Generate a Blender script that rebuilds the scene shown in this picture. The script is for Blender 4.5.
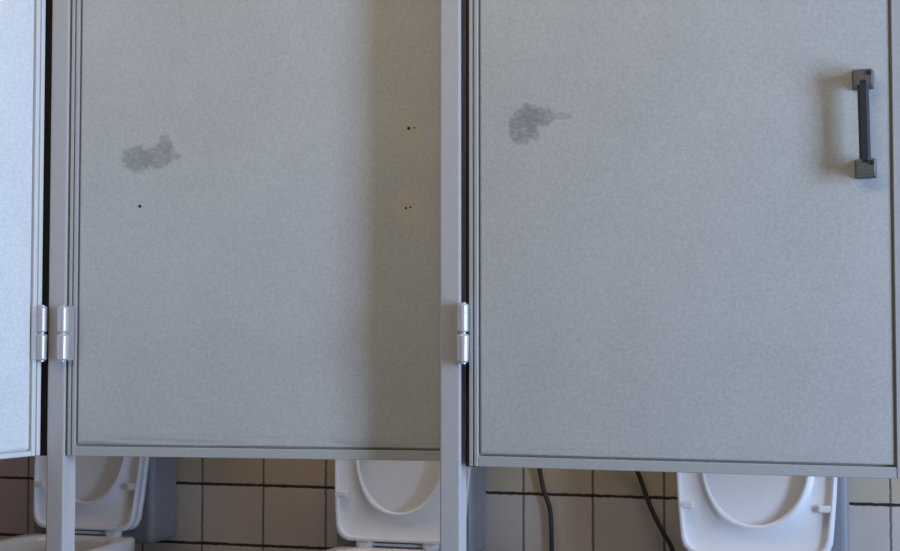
import bpy, bmesh, math, random
from mathutils import Vector, Matrix
random.seed(4)
R = math.radians
scn = bpy.context.scene
C = scn.collection
for o in list(bpy.data.objects):
    bpy.data.objects.remove(o)

# ------------------------------------------------------------------ camera
cam_d = bpy.data.cameras.new('camera')
cam_d.sensor_width = 36.0
cam_d.lens = 56.0                      # 1400 px focal length on a 900 px frame
cam_d.clip_start = 0.05
cam = bpy.data.objects.new('camera', cam_d)
C.objects.link(cam)
cam.location = (0.8017, -2.8909, 0.98)
cam.rotation_euler = (R(90 + 2.45), 0, R(15.5))
scn.camera = cam

# ------------------------------------------------------------------ light
scn.view_settings.view_transform = 'Standard'
scn.view_settings.look = 'None'
scn.view_settings.gamma = 1.0
scn.view_settings.use_curve_mapping = False
scn.view_settings.exposure = 0.0

world = bpy.data.worlds.new('daylight')
scn.world = world
world.use_nodes = True
wn = world.node_tree.nodes
wn['Background'].inputs['Color'].default_value = (0.62, 0.78, 1.0, 1)
wn['Background'].inputs['Strength'].default_value = 1.0

RW = 3.6            # right wall x (inner face)
DY0, DY1, DH = -1.88, -.98, 2.1          # entrance opening in the right wall

def area(name, loc, rot, sx, sy, power, col):
    d = bpy.data.lights.new(name, 'AREA')
    d.shape = 'RECTANGLE'
    d.size, d.size_y = sx, sy
    d.energy = power
    d.color = col
    o = bpy.data.objects.new(name, d)
    C.objects.link(o)
    o.location = loc
    o.rotation_euler = rot
    return o
# daylight entering through the open entrance in the right wall
area('entrance_daylight', (RW + 0.05, (DY0 + DY1) / 2, DH / 2 + .02), (0, R(90), 0), DH - .06, DY1 - DY0 - .06, 180, (0.465, 0.65, 0.97))
# warm ceiling lamp over the floor in front of the stalls
area('hall_ceiling_lamp', (-0.1, -1.7, 2.6), (R(25), 0, 0), 1.6, 0.4, 14.3, (1.0, 0.80, 0.52))

# unseen warm fill light, added above the stalls to brighten tiles and toilets
area('stall_fill_light', (-0.2, 0.42, 2.62), (0, 0, 0), 2.4, 0.3, 27, (1.0, 0.84, 0.70))

# ------------------------------------------------------------------ helpers
def mat(name, col, rough=.5, metal=0.0, noise=0.0, scale=60, bump=0.0):
    m = bpy.data.materials.new(name)
    m.use_nodes = True
    nt = m.node_tree
    b = nt.nodes['Principled BSDF']
    b.inputs['Roughness'].default_value = rough
    b.inputs['Metallic'].default_value = metal
    b.inputs['Base Color'].default_value = (*col, 1)
    if noise or bump:
        tc = nt.nodes.new('ShaderNodeTexCoord')
        n = nt.nodes.new('ShaderNodeTexNoise')
        n.inputs['Scale'].default_value = scale
        n.inputs['Detail'].default_value = 5
        nt.links.new(tc.outputs['Object'], n.inputs['Vector'])
        mx = nt.nodes.new('ShaderNodeMix'); mx.data_type = 'RGBA'
        mx.inputs[6].default_value = (*[c * (1 - noise) for c in col], 1)
        mx.inputs[7].default_value = (*[min(1, c * (1 + noise)) for c in col], 1)
        nt.links.new(n.outputs['Fac'], mx.inputs[0])
        nt.links.new(mx.outputs[2], b.inputs['Base Color'])
        if bump:
            bp = nt.nodes.new('ShaderNodeBump')
            bp.inputs['Strength'].default_value = bump
            bp.inputs['Distance'].default_value = .002
            nt.links.new(n.outputs['Fac'], bp.inputs['Height'])
            nt.links.new(bp.outputs['Normal'], b.inputs['Normal'])
    return m

class NT:
    """small node-graph helper"""
    def __init__(s, m):
        s.nt = m.node_tree
    def new(s, t):
        return s.nt.nodes.new(t)
    def link(s, a, b):
        s.nt.links.new(a, b)
    def math(s, op, a, b=None, clamp=False):
        n = s.new('ShaderNodeMath'); n.operation = op; n.use_clamp = clamp
        for i, v in enumerate((a, b)):
            if v is None: continue
            if isinstance(v, (int, float)): n.inputs[i].default_value = v
            else: s.link(v, n.inputs[i])
        return n.outputs[0]
    def noise(s, vec, scale, detail=4, rough=.5):
        n = s.new('ShaderNodeTexNoise')
        n.inputs['Scale'].default_value = scale
        n.inputs['Detail'].default_value = detail
        n.inputs['Roughness'].default_value = rough
        s.link(vec, n.inputs['Vector'])
        return n.outputs['Fac']
    def scalev(s, vec, v):
        n = s.new('ShaderNodeVectorMath'); n.operation = 'MULTIPLY'
        n.inputs[1].default_value = v
        s.link(vec, n.inputs[0])
        return n.outputs[0]
    def mix(s, f, a, b):
        n = s.new('ShaderNodeMix'); n.data_type = 'RGBA'
        for i, v in ((0, f), (6, a), (7, b)):
            if isinstance(v, tuple): n.inputs[i].default_value = (*v, 1)
            elif isinstance(v, (int, float)): n.inputs[i].default_value = v
            else: s.link(v, n.inputs[i])
        return n.outputs[2]
    def smooth(s, v, lo, hi):
        n = s.new('ShaderNodeMapRange'); n.interpolation_type = 'SMOOTHSTEP'
        n.inputs[1].default_value = lo; n.inputs[2].default_value = hi
        s.link(v, n.inputs[0])
        return n.outputs[0]

def door_material(name, col, blobs, scuff):
    """painted sheet metal: fine mottling, worn grey smudges, scuffing near the bottom edge"""
    m = mat(name, col, .55)
    g = NT(m)
    b = m.node_tree.nodes['Principled BSDF']
    tc = g.new('ShaderNodeTexCoord')
    P = tc.outputs['Object']
    sep = g.new('ShaderNodeSeparateXYZ'); g.link(P, sep.inputs[0])
    X, Z = sep.outputs[0], sep.outputs[2]
    fine = g.math('ADD', g.math('MULTIPLY', g.math('SUBTRACT', g.noise(P, 150, 3, .65), .5), 1.9), .5, True)
    broad = g.noise(P, 5, 3)
    f = g.math('ADD', g.math('MULTIPLY', fine, .6), g.math('MULTIPLY', broad, .4))
    c = g.mix(f, tuple(x * .78 for x in col), tuple(x * 1.22 for x in col))
    warp = g.noise(P, 38, 4, .6)
    warp2 = g.noise(g.scalev(P, (1, 1, 2.2)), 70, 3, .6)
    for (x, z, sx, sz, amt, tone) in blobs:
        dx = g.math('MULTIPLY', g.math('SUBTRACT', X, x), 1 / sx)
        dz = g.math('MULTIPLY', g.math('SUBTRACT', Z, z), 1 / sz)
        d = g.math('SQRT', g.math('ADD', g.math('MULTIPLY', dx, dx), g.math('MULTIPLY', dz, dz)))
        d = g.math('ADD', d, g.math('MULTIPLY', g.math('SUBTRACT', warp, .5), 1.5))
        k = g.math('SUBTRACT', 1.0, g.smooth(d, .75, 1.1))
        k = g.math('MULTIPLY', k, g.math('ADD', g.math('MULTIPLY', warp2, 2.4), -.35), True)
        k = g.math('MULTIPLY', k, amt)
        c = g.mix(k, c, tone)
    if scuff:
        st = g.noise(g.scalev(P, (5, 5, 120)), 1.0, 3)
        low = g.math('SUBTRACT', 1.0, g.smooth(Z, .715, .765))
        k = g.math('MULTIPLY', g.math('MULTIPLY', g.smooth(st, .42, .62), low), scuff)
        c = g.mix(k, c, tuple(x * .62 for x in col))
    g.link(c, b.inputs['Base Color'])
    bp = g.new('ShaderNodeBump')
    bp.inputs['Strength'].default_value = .12; bp.inputs['Distance'].default_value = .001
    g.link(fine, bp.inputs['Height']); g.link(bp.outputs[0], b.inputs['Normal'])
    return m

def obj(name, bm, m, parent=None, smooth=False, bevel=0.0, segs=2):
    bmesh.ops.recalc_face_normals(bm, faces=bm.faces)
    me = bpy.data.meshes.new(name)
    bm.to_mesh(me); bm.free()
    if smooth:
        for p in me.polygons: p.use_smooth = True
    me.materials.append(m)
    o = bpy.data.objects.new(name, me)
    C.objects.link(o)
    if parent: o.parent = parent
    if bevel:
        md = o.modifiers.new('bevel', 'BEVEL')
        md.width = bevel; md.segments = segs; md.limit_method = 'ANGLE'
    return o

def tag(o, label, cat, group=None):
    o['label'] = label; o['category'] = cat
    if group: o['group'] = group
    o['kind'] = 'thing'
    return o

def thing(name, label, cat, loc=(0, 0, 0), rz=0.0, group=None):
    o = bpy.data.objects.new(name, None)
    o.empty_display_size = .1
    C.objects.link(o)
    o.location = loc; o.rotation_euler = (0, 0, rz)
    return tag(o, label, cat, group)

def struct(name, bm, m, parent=None):
    o = obj(name, bm, m, parent)
    if not parent: o['kind'] = 'structure'
    return o

def box(bm, x0, x1, y0, y1, z0, z1):
    v = [bm.verts.new(p) for p in ((x0, y0, z0), (x1, y0, z0), (x1, y1, z0), (x0, y1, z0),
                                   (x0, y0, z1), (x1, y0, z1), (x1, y1, z1), (x0, y1, z1))]
    for f in ((0, 3, 2, 1), (4, 5, 6, 7), (0, 1, 5, 4), (1, 2, 6, 5), (2, 3, 7, 6), (3, 0, 4, 7)):
        bm.faces.new([v[i] for i in f])
    return bm

def boxes(*bs):
    bm = bmesh.new()
    for b in bs: box(bm, *b)
    return bm

def loft(rings, cap0=True, cap1=True, closed=False):
    """rings: lists of points, all the same length; bridged one after another"""
    bm = bmesh.new()
    vs = [[bm.verts.new(p) for p in r] for r in rings]
    n = len(rings[0])
    pairs = list(zip(vs, vs[1:])) + ([(vs[-1], vs[0])] if closed else [])
    for a, b in pairs:
        for i in range(n):
            bm.faces.new((a[i], a[(i + 1) % n], b[(i + 1) % n], b[i]))
    if not closed:
        if cap0: bm.faces.new(vs[0])
        if cap1: bm.faces.new(vs[-1])
    return bm

def lathe(profile, n=24, axis='Z', org=(0, 0, 0)):
    rings = []
    for r, h in profile:
        ring = []
        for i in range(n):
            a = 2 * math.pi * i / n
            c, s = r * math.cos(a), r * math.sin(a)
            p = {'Z': (c, s, h), 'X': (h, c, s), 'Y': (c, h, s)}[axis]
            ring.append((p[0] + org[0], p[1] + org[1], p[2] + org[2]))
        rings.append(ring)
    return loft(rings)

def tube(pts, r, n=12, sub=6):
    P = [Vector(p) for p in pts]
    path = []
    for i in range(len(P) - 1):
        p0, p1, p2, p3 = P[max(i - 1, 0)], P[i], P[i + 1], P[min(i + 2, len(P) - 1)]
        for k in range(sub):
            t = k / sub
            path.append(.5 * ((2 * p1) + (p2 - p0) * t + (2 * p0 - 5 * p1 + 4 * p2 - p3) * t * t + (3 * p1 - p0 - 3 * p2 + p3) * t ** 3))
    path.append(P[-1])
    rings = []
    nrm = None
    for i, p in enumerate(path):
        d = (path[min(i + 1, len(path) - 1)] - path[max(i - 1, 0)]).normalized()
        if nrm is None:
            nrm = d.cross(Vector((0.3, 1, 0.2))).normalized()
        nrm = (nrm - d * nrm.dot(d)).normalized()
        b = d.cross(nrm)
        rings.append([tuple(p + r * (math.cos(2 * math.pi * k / n) * nrm + math.sin(2 * math.pi * k / n) * b)) for k in range(n)])
    return loft(rings)

# ------------------------------------------------------------------ materials
PAINT = (.53, .533, .522)
m_post = mat('grey_post_paint', (.53, .515, .525), .5, 0, .10, 120, .1)
m_edge = mat('grey_edge_paint', (.48, .48, .475), .45, 0, .10, 140, .1)
m_edge_lit = mat('lit_edge_paint', (.74, .74, .74), .45, 0, .05, 140, .1)  # edge paint lightened to go with the brightness painted into the left door
m_panel_mid = door_material('worn_grey_door_paint', PAINT,
    [(.160, 1.385, .036, .036, .85, (.29, .30, .30)), (.208, 1.388, .048, .032, .8, (.29, .30, .30)), (.226, 1.415, .016, .022, .7, (.29, .30, .30)),
     (.797, 1.432, .030, .045, .55, (.60, .55, .43)), (.79, 1.262, .032, .040, .6, (.63, .57, .44))], 1.0)
m_panel_right = door_material('grey_door_paint', PAINT,
    [(.122, 1.422, .036, .040, .85, (.28, .27, .29)), (.148, 1.436, .040, .024, .75, (.28, .27, .29)),
     (.20, 1.436, .024, .007, .5, (.32, .31, .33))], .3)
m_panel_left = door_material('lit_grey_door_paint', (.78, .80, .80), [], .2)  # same door paint made paler, so the side light is partly in the colour
m_gap_shade = mat('dark_gap_shade', (.05, .042, .052), .8, 0, .1, 60)  # near-black tone that paints the shade in the gaps beside the posts
m_steel = mat('zinc_hinge', (.62, .60, .60), .38, .35, .12, 90, .1)
m_dark = mat('hole_black', (.02, .018, .016), .9)
m_bar = mat('dark_bar_plastic', (.035, .033, .038), .4, 0, .15, 80, .1)
m_bracket = mat('tarnished_bracket', (.17, .16, .15), .45, .5, .3, 120, .2)
m_ceramic = mat('white_ceramic', (.70, .70, .71), .16, 0, .02, 8)
m_seat = mat('white_seat_plastic', (.74, .75, .78), .28, 0, .03, 40)
m_cistern = mat('grey_white_cistern_plastic', (.27, .27, .30), .45, 0, .04, 30)
m_hose = mat('dark_rubber_hose', (.035, .03, .028), .6, 0, .2, 60)
m_plaster = mat('warm_plaster', (.32, .265, .205), .9, 0, .05, 12, .1)
m_ceil = mat('ceiling_plaster', (.36, .31, .24), .95, 0, .04, 9)
m_frame = mat('wood_frame', (.30, .24, .18), .6, 0, .15, 20)
m_ground = mat('outside_concrete', (.5, .5, .48), .9, 0, .1, 7)
m_chrome = mat('chrome', (.7, .7, .72), .2, .9, .02, 20)

def tile_material(name, tw, th, x0, z0, axes, gx, gz, colA, colB, red=None, olive=None):
    m = mat(name, colA, .42)
    g = NT(m); b = m.node_tree.nodes['Principled BSDF']
    tc = g.new('ShaderNodeTexCoord'); P = tc.outputs['Object']
    sep = g.new('ShaderNodeSeparateXYZ'); g.link(P, sep.inputs[0])
    U, V = sep.outputs[axes[0]], sep.outputs[axes[1]]
    wob = g.math('MULTIPLY', g.math('SUBTRACT', g.noise(P, 60, 3), .5), .006)
    u = g.math('MULTIPLY', g.math('ADD', g.math('SUBTRACT', U, x0), wob), 1 / tw)
    v = g.math('MULTIPLY', g.math('ADD', g.math('SUBTRACT', V, z0), wob), 1 / th)
    def dist(q):                     # distance from nearest joint, in tiles
        return g.math('ABSOLUTE', g.math('SUBTRACT', g.math('FRACT', g.math('ADD', q, .5)), .5))
    du = g.math('MULTIPLY', dist(u), tw)
    dv = g.math('MULTIPLY', dist(v), th)
    ju = g.math('SUBTRACT', 1, g.smooth(du, gx * .6, gx * 1.25))
    jv = g.math('SUBTRACT', 1, g.smooth(dv, gz * .6, gz * 1.25))
    cell = g.new('ShaderNodeCombineXYZ')
    g.link(g.math('FLOOR', u), cell.inputs[0]); g.link(g.math('FLOOR', v), cell.inputs[1])
    wnz = g.new('ShaderNodeTexWhiteNoise'); g.link(cell.outputs[0], wnz.inputs[0])
    mott = g.math('ADD', g.math('MULTIPLY', wnz.outputs[0], .45), g.math('MULTIPLY', g.noise(P, 45, 5, .6), .55))
    c = g.mix(mott, colA, colB)
    if olive:
        c = g.mix(g.math('MULTIPLY', g.math('GREATER_THAN', V, z0), .7), c, olive)
    if red:
        c = g.mix(g.math('MULTIPLY', g.math('LESS_THAN', U, x0 - tw * 7), .9), c, red)
    c = g.mix(g.math('MULTIPLY', ju, .75), c, (.055, .042, .036))
    c = g.mix(jv, c, (.03, .022, .02))
    g.link(c, b.inputs['Base Color'])
    bp = g.new('ShaderNodeBump'); bp.inputs['Strength'].default_value = .5; bp.inputs['Distance'].default_value = .002
    g.link(g.math('SUBTRACT', 1, g.math('MAXIMUM', ju, jv)), bp.inputs['Height'])
    g.link(bp.outputs[0], b.inputs['Normal'])
    return m
m_tile = tile_material('brown_wall_tile', .198, .178, -.062, .533, (0, 2), .0036, .0046,
                       (.53, .465, .415), (.66, .585, .52), (.60, .48, .53), (.50, .42, .28))
m_floor = tile_material('floor_tile', .20, .20, 0, 0, (0, 1), .003, .003, (.16, .14, .12), (.21, .185, .16))

# ------------------------------------------------------------------ room shell
WY = 1.0
LW, FW, CH = -2.7, -4.5, 2.7
struct('floor', boxes((LW - .15, RW + .15, FW - .15, WY + .15, -.1, 0)), m_floor)
struct('ceiling', boxes((LW - .15, RW + .15, FW - .15, WY + .15, CH, CH + .1)), m_ceil)
struct('wall_back', boxes((LW - .15, RW + .15, WY, WY + .15, 0, CH)), m_tile)
struct('wall_left', boxes((LW - .15, LW, FW, WY, 0, CH)), m_plaster)
struct('wall_right', boxes((RW, RW + .15, FW, DY0, 0, CH), (RW, RW + .15, DY1, WY, 0, CH), (RW, RW + .15, DY0, DY1, DH, CH)), m_plaster)
struct('wall_front', boxes((LW - .15, RW + .15, FW - .15, FW, 0, CH)), m_plaster)
struct('trim_1', boxes((RW - .015, RW + .16, DY0 - .06, DY0, 0, DH + .06), (RW - .015, RW + .16, DY1, DY1 + .06, 0, DH + .06),
                       (RW - .015, RW + .16, DY0, DY1, DH, DH + .06)), m_frame)
struct('ground', boxes((RW + .15, RW + 4, -5, 2.5, -.1, -.02)), m_ground)

# ------------------------------------------------------------------ partition posts
def post(x, label, side, w=.056, h=2.05):
    t = thing('partition_post', label, 'post', (x, 0, 0), 0, 'posts between the stall doors')
    obj('post_tube', boxes((-.0225, .0225, -.03, .025, .012, h)), m_post, t, bevel=.004)
    obj('gap_shade_strip', boxes((min(side * .0235, side * w), max(side * .0235, side * w), .0105, .0155, .70, 2.0)), m_gap_shade, t, bevel=.001)  # added strip behind the gap, dark in place of the shade there
    obj('foot_plate', boxes((-.045, .045, -.05, .05, 0, .012)), m_steel, t, bevel=.002)
    return t
PX = (-.93, .008, .968)
post(PX[0], 'narrow grey metal post with a hinge on each side, left of the middle door', -1, .09)
post(PX[1], 'grey metal post with a single hinge, between the two large stall doors', 1)
post(PX[2], 'grey metal post just past the handle edge of the right stall door', 1)

# side panels dividing the stalls, fixed to the posts and the tiled wall
def side_panel(x, label):
    o = obj('stall_partition', boxes((x - .012, x + .012, .026, WY, .70, 2.02)), m_edge, bevel=.002)
    tag(o, label, 'partition', 'panels dividing the stalls')
side_panel(PX[0], 'grey side panel running back from the left hinge post to the tiled wall')
side_panel(PX[1], 'grey side panel running back from the post between the two large doors')
side_panel(PX[2], 'grey side panel running back from the post by the right door')

# ------------------------------------------------------------------ stall doors
Z0, Z1 = .705, 2.0
def door(loc, rz, w, s, label, mp, me, rims):
    """hinge edge at the origin; s = +1 the door runs to +x, -1 to -x. The outer face looks to -y."""
    t = thing('door', label, 'door', loc, rz, 'toilet stall doors')
    def bx(x0, x1, *r):
        a, b = sorted((s * x0, s * x1))
        return (a, b, *r)
    rl, rr, rb = rims
    g = .004                                              # groove between the rim and the panel
    obj('panel', boxes(bx(rl + g, w - rr - g, -.012, .016, Z0 + rb + g, Z1 - .02)), mp, t, bevel=.003)
    obj('edge_frame', boxes(bx(0, rl * .42, -.015, .02, Z0, Z1), bx(rl * .42, rl * .58, -.010, .02, Z0, Z1), bx(rl * .58, rl, -.016, .02, Z0, Z1), bx(w - rr, w, -.016, .02, Z0, Z1),
                            bx(rl, w - rr, -.015, .02, Z0, Z0 + rb), bx(rl, w - rr, -.015, .02, Z1 - .016, Z1),
                            bx(rl, w - rr, -.004, .012, Z0 + rb, Z1 - .016)), me, t, bevel=.0025)
    return t

def hinge(parent, lx, ly, z=.985, r=.0122, leaf=1, h=.062):
    """lift-off hinge: two knuckles on a pin, one leaf onto the door edge"""
    hg = obj('hinge', lathe([(r * .8, z + .002), (r, z + .004), (r, z + h - .004), (r * .82, z + h)], 20, 'Z', (lx, ly, 0)), m_steel, parent, smooth=False, bevel=.001)
    obj('lower_knuckle', lathe([(r * .82, z - h), (r, z - h + .004), (r * 1.08, z - .006), (r * .9, z - .002)], 20, 'Z', (lx, ly, 0)), m_steel, hg)
    obj('hinge_pin', lathe([(r * .55, z - h - .003), (r * .55, z + h + .002)], 14, 'Z', (lx, ly, 0)), m_steel, hg)
    a, b = sorted((lx, lx + leaf * .024))
    obj('hinge_leaf', boxes((a, b, ly + .004, ly + .008, z - h, z + h)), m_steel, hg)
    return hg

dm = door((-.903, -.012, 0), R(6.6), .893, 1,
          'grey middle stall door with a shaded right side and bare screw holes, no handle', m_panel_mid, m_edge, (.019, .02, .022))
hinge(dm, -.006, -.033, .985)
for (x, z, r) in ((.793, 1.440, .0036), (.806, 1.441, .002), (.787, 1.262, .0028), (.797, 1.2635, .0024), (.168, 1.275, .0036)):
    o = obj('screw_hole', lathe([(r, -.0126), (r, -.0105)], 14, 'Y', (x, 0, z)), m_dark, dm)
    o['label'] = 'dark empty screw hole'

dr = door((.05, -.014, 0), R(-2.2), .88, 1,
          'grey right stall door with a dark pull handle and a smudge near its hinge side', m_panel_right, m_edge, (.02, .022, .022))
hinge(dr, -.0085, -.031, .985, leaf=-1)

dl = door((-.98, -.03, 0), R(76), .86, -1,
          'brightly lit stall door swung open at the left edge', m_panel_left, m_edge_lit, (.028, .02, .012))
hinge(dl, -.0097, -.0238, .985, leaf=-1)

# pull handle on the right door: two brackets and a dark bar
h = obj('pull_handle', boxes((-.0108, .0108, -.050, -.036, 1.307, 1.478)), m_bar, dr, bevel=.005)
h['label'] = 'dark grip bar of the pull handle'
h.location = (.806, 0, 0)
h.rotation_euler = (0, R(-1.0), 0)
h.location.x = .806 + 1.39 * math.sin(R(1.0))
for z in (1.478, 1.304):
    br = obj('handle_bracket', boxes((-.021, .021, -.018, -.012, z - .019, z + .019), (-.019, .019, -.050, -.012, z - .016, z + .016)), m_bracket, h, bevel=.003)
    br['label'] = 'tarnished metal bracket of the handle'
    obj('screw', lathe([(.004, -.0525), (.005, -.049)], 12, 'Y', (.012, 0, z + .008)), m_dark, br)

# ------------------------------------------------------------------ toilets
HC = .235                                                  # centre of the seat's hole above the hinge
def inside(u, v, grow=0.0):
    hw = .183 + grow
    if v >= HC:
        return (u / hw) ** 2 + ((v - HC) / (.20 + grow)) ** 2 <= 1
    if v < -grow * .5: return False
    w = hw - .016 * (1 - max(v, 0) / HC) ** 1.5
    rc = .036
    if abs(u) > w: return False
    if v < rc and abs(u) > w - rc:
        return (abs(u) - w + rc) ** 2 + (v - rc) ** 2 <= rc * rc
    return True
def outer(a, grow=0.0):
    c, s = math.cos(a), math.sin(a)
    lo, hi = 0.0, .5
    for _ in range(40):
        m = (lo + hi) / 2
        if inside(c * m, HC + s * m, grow): lo = m
        else: hi = m
    return (c * lo, HC + s * lo)
NA = 96
ANG = [2 * math.pi * i / NA for i in range(NA)]
def seat_bm():
    # v = up, y = depth; the underside faces the viewer (-y) since the seat is tipped up
    O = [outer(a) for a in ANG]
    I = [(.117 * math.cos(a), HC + (.155 if math.sin(a) < 0 else .150) * math.sin(a)) for a in ANG]
    prof = [(0, .004), (0, -.010), (.03, -.0155), (.035, -.016), (.10, -.016), (.105, -.0155), (.135, -.003), (.14, -.0025), (.5, -.0015), (.85, -.003), (.89, -.0105), (.955, -.0105), (1, -.005), (1, .004), (.75, .0115), (.25, .0115)]
    rings = []
    for s, y in prof:
        rings.append([(o[0] + (i[0] - o[0]) * s, y, o[1] + (i[1] - o[1]) * s) for o, i in zip(O, I)])
    return loft(rings, closed=True)
def lid_bm():
    O = [outer(a, .003) for a in ANG]
    rings = []
    for s, y in ((.0, .0), (.5, .0005), (.86, .0), (.93, -.006), (.985, -.006), (1, -.002), (1, .010), (.95, .0165), (.5, .019), (.0, .019)):
        s = max(s, .001)
        rings.append([(o[0] * s, y, HC + (o[1] - HC) * s) for o in O])
    return loft(rings)
def oval(cx, y0, y1, hw, z, n=40, p=2.3):
    """egg outline: flat at the back (y1), round at the front (y0)"""
    cy, hl = (y0 + y1) / 2, (y1 - y0) / 2
    r = []
    for i in range(n):
        a = 2 * math.pi * i / n
        c, s = math.cos(a), math.sin(a)
        q = 2.0 if s < 0 else 3.2
        r.append((cx + hw * math.copysign(abs(c) ** (2 / q), c), cy + hl * math.copysign(abs(s) ** (2 / q), s), z))
    return r

def toilet(x, y, label, cis_dx, sw):
    t = thing('toilet', label, 'toilet', (x, y, 0), 0, 'toilets in the stalls')
    HZ = .421
    rings = [oval(0, -.30, .02, .115, 0), oval(0, -.30, .02, .11, .03), oval(0, -.29, .03, .105, .14), oval(0, -.34, .05, .135, .24),
             oval(0, -.41, .065, .172, .33), oval(0, -.435, .072, .186, .375), oval(0, -.435, .072, .186, .398), oval(0, -.428, .066, .18, .406),
             oval(0, -.40, -.045, .148, .406), oval(0, -.39, -.055, .138, .396), oval(0, -.37, -.07, .125, .33), oval(0, -.30, -.11, .08, .24), oval(0, -.26, -.15, .04, .215)]
    obj('bowl', loft(rings), m_ceramic, t, smooth=True)
    # cistern on the wall behind the raised seat
    w = .2
    ci = obj('cistern', boxes((cis_dx - w, cis_dx + w, .095, WY - y - .001, .37, .775)), m_cistern, t, bevel=.02, segs=4)
    obj('cistern_lid', boxes((cis_dx - w - .006, cis_dx + w + .006, .088, WY - y - .001, .776, .80)), m_cistern, ci, bevel=.008)
    obj('flush_button', lathe([(.022, .80), (.022, .806), (.018, .808)], 20, 'Z', (cis_dx, .17, 0)), m_chrome, ci)
    tilt = R(-8)                                            # seat and lid tipped up against the cistern
    st = obj('seat', seat_bm(), m_seat, t, smooth=True)
    st.location = (0, 0, HZ); st.rotation_euler = (tilt, 0, 0); st.scale = (sw, 1, 1)
    for (u, v) in ((-.158, .125), (.158, .125), (-.13, .33), (.13, .33)):
        bf = obj('seat_buffer', boxes((u - .017, u + .017, -.016, -.004, v - .009, v + .009)), m_seat, st, bevel=.004)
    ld = obj('lid', lid_bm(), m_seat, t, smooth=True)
    ld.location = (0, .021, HZ); ld.rotation_euler = (tilt, 0, 0); ld.scale = (sw, 1, 1)
    for sx in (-1, 1):
        hb = obj('seat_hinge', lathe([(.011, -.022), (.0135, -.019), (.0135, .019), (.011, .022)], 18, 'X', (sx * .094, .002, HZ - .008)), m_seat, t, smooth=True)
        obj('hinge_foot', boxes((sx * .094 - .014, sx * .094 + .014, -.014, .018, .405, .419)), m_seat, hb, bevel=.003)
    obj('hinge_rod', lathe([(.0045, -.078), (.0045, .078)], 12, 'X', (0, .004, HZ - .008)), m_seat, t)
    return t
toilet(-1.300, .74, 'dim toilet with seat and lid raised, behind the left hinge post', -.03, .95)
toilet(-.352, .74, 'grey-lit toilet with seat raised, under the shaded side of the middle door', -.015, 1.03)
toilet(.593, .74, 'brightest white toilet with seat and lid raised, under the right door', .03, 1.09)

# ------------------------------------------------------------------ hoses on the tiled wall
o = obj('hose', tube([(-.03, .999, .80), (-.028, .955, .78), (-.018, .97, .66), (-.01, .985, .595), (0, .985, .545), (.016, .985, .50), (.021, .985, .44), (.022, .985, .30), (.02, .98, .18), (.02, .999, .15)], .0065), m_hose, smooth=True)
tag(o, 'dark hose hanging nearly straight down the tiled wall, nearer the middle post', 'hose')
o = obj('hose', tube([(.20, .999, .80), (.205, .96, .77), (.235, .975, .67), (.265, .985, .60), (.298, .985, .51), (.33, .985, .445), (.357, .985, .395), (.362, .985, .33), (.362, .985, .2), (.362, .999, .16)], .0065), m_hose, smooth=True)
tag(o, 'dark hose slanting down the tiled wall towards the brightest toilet', 'hose')
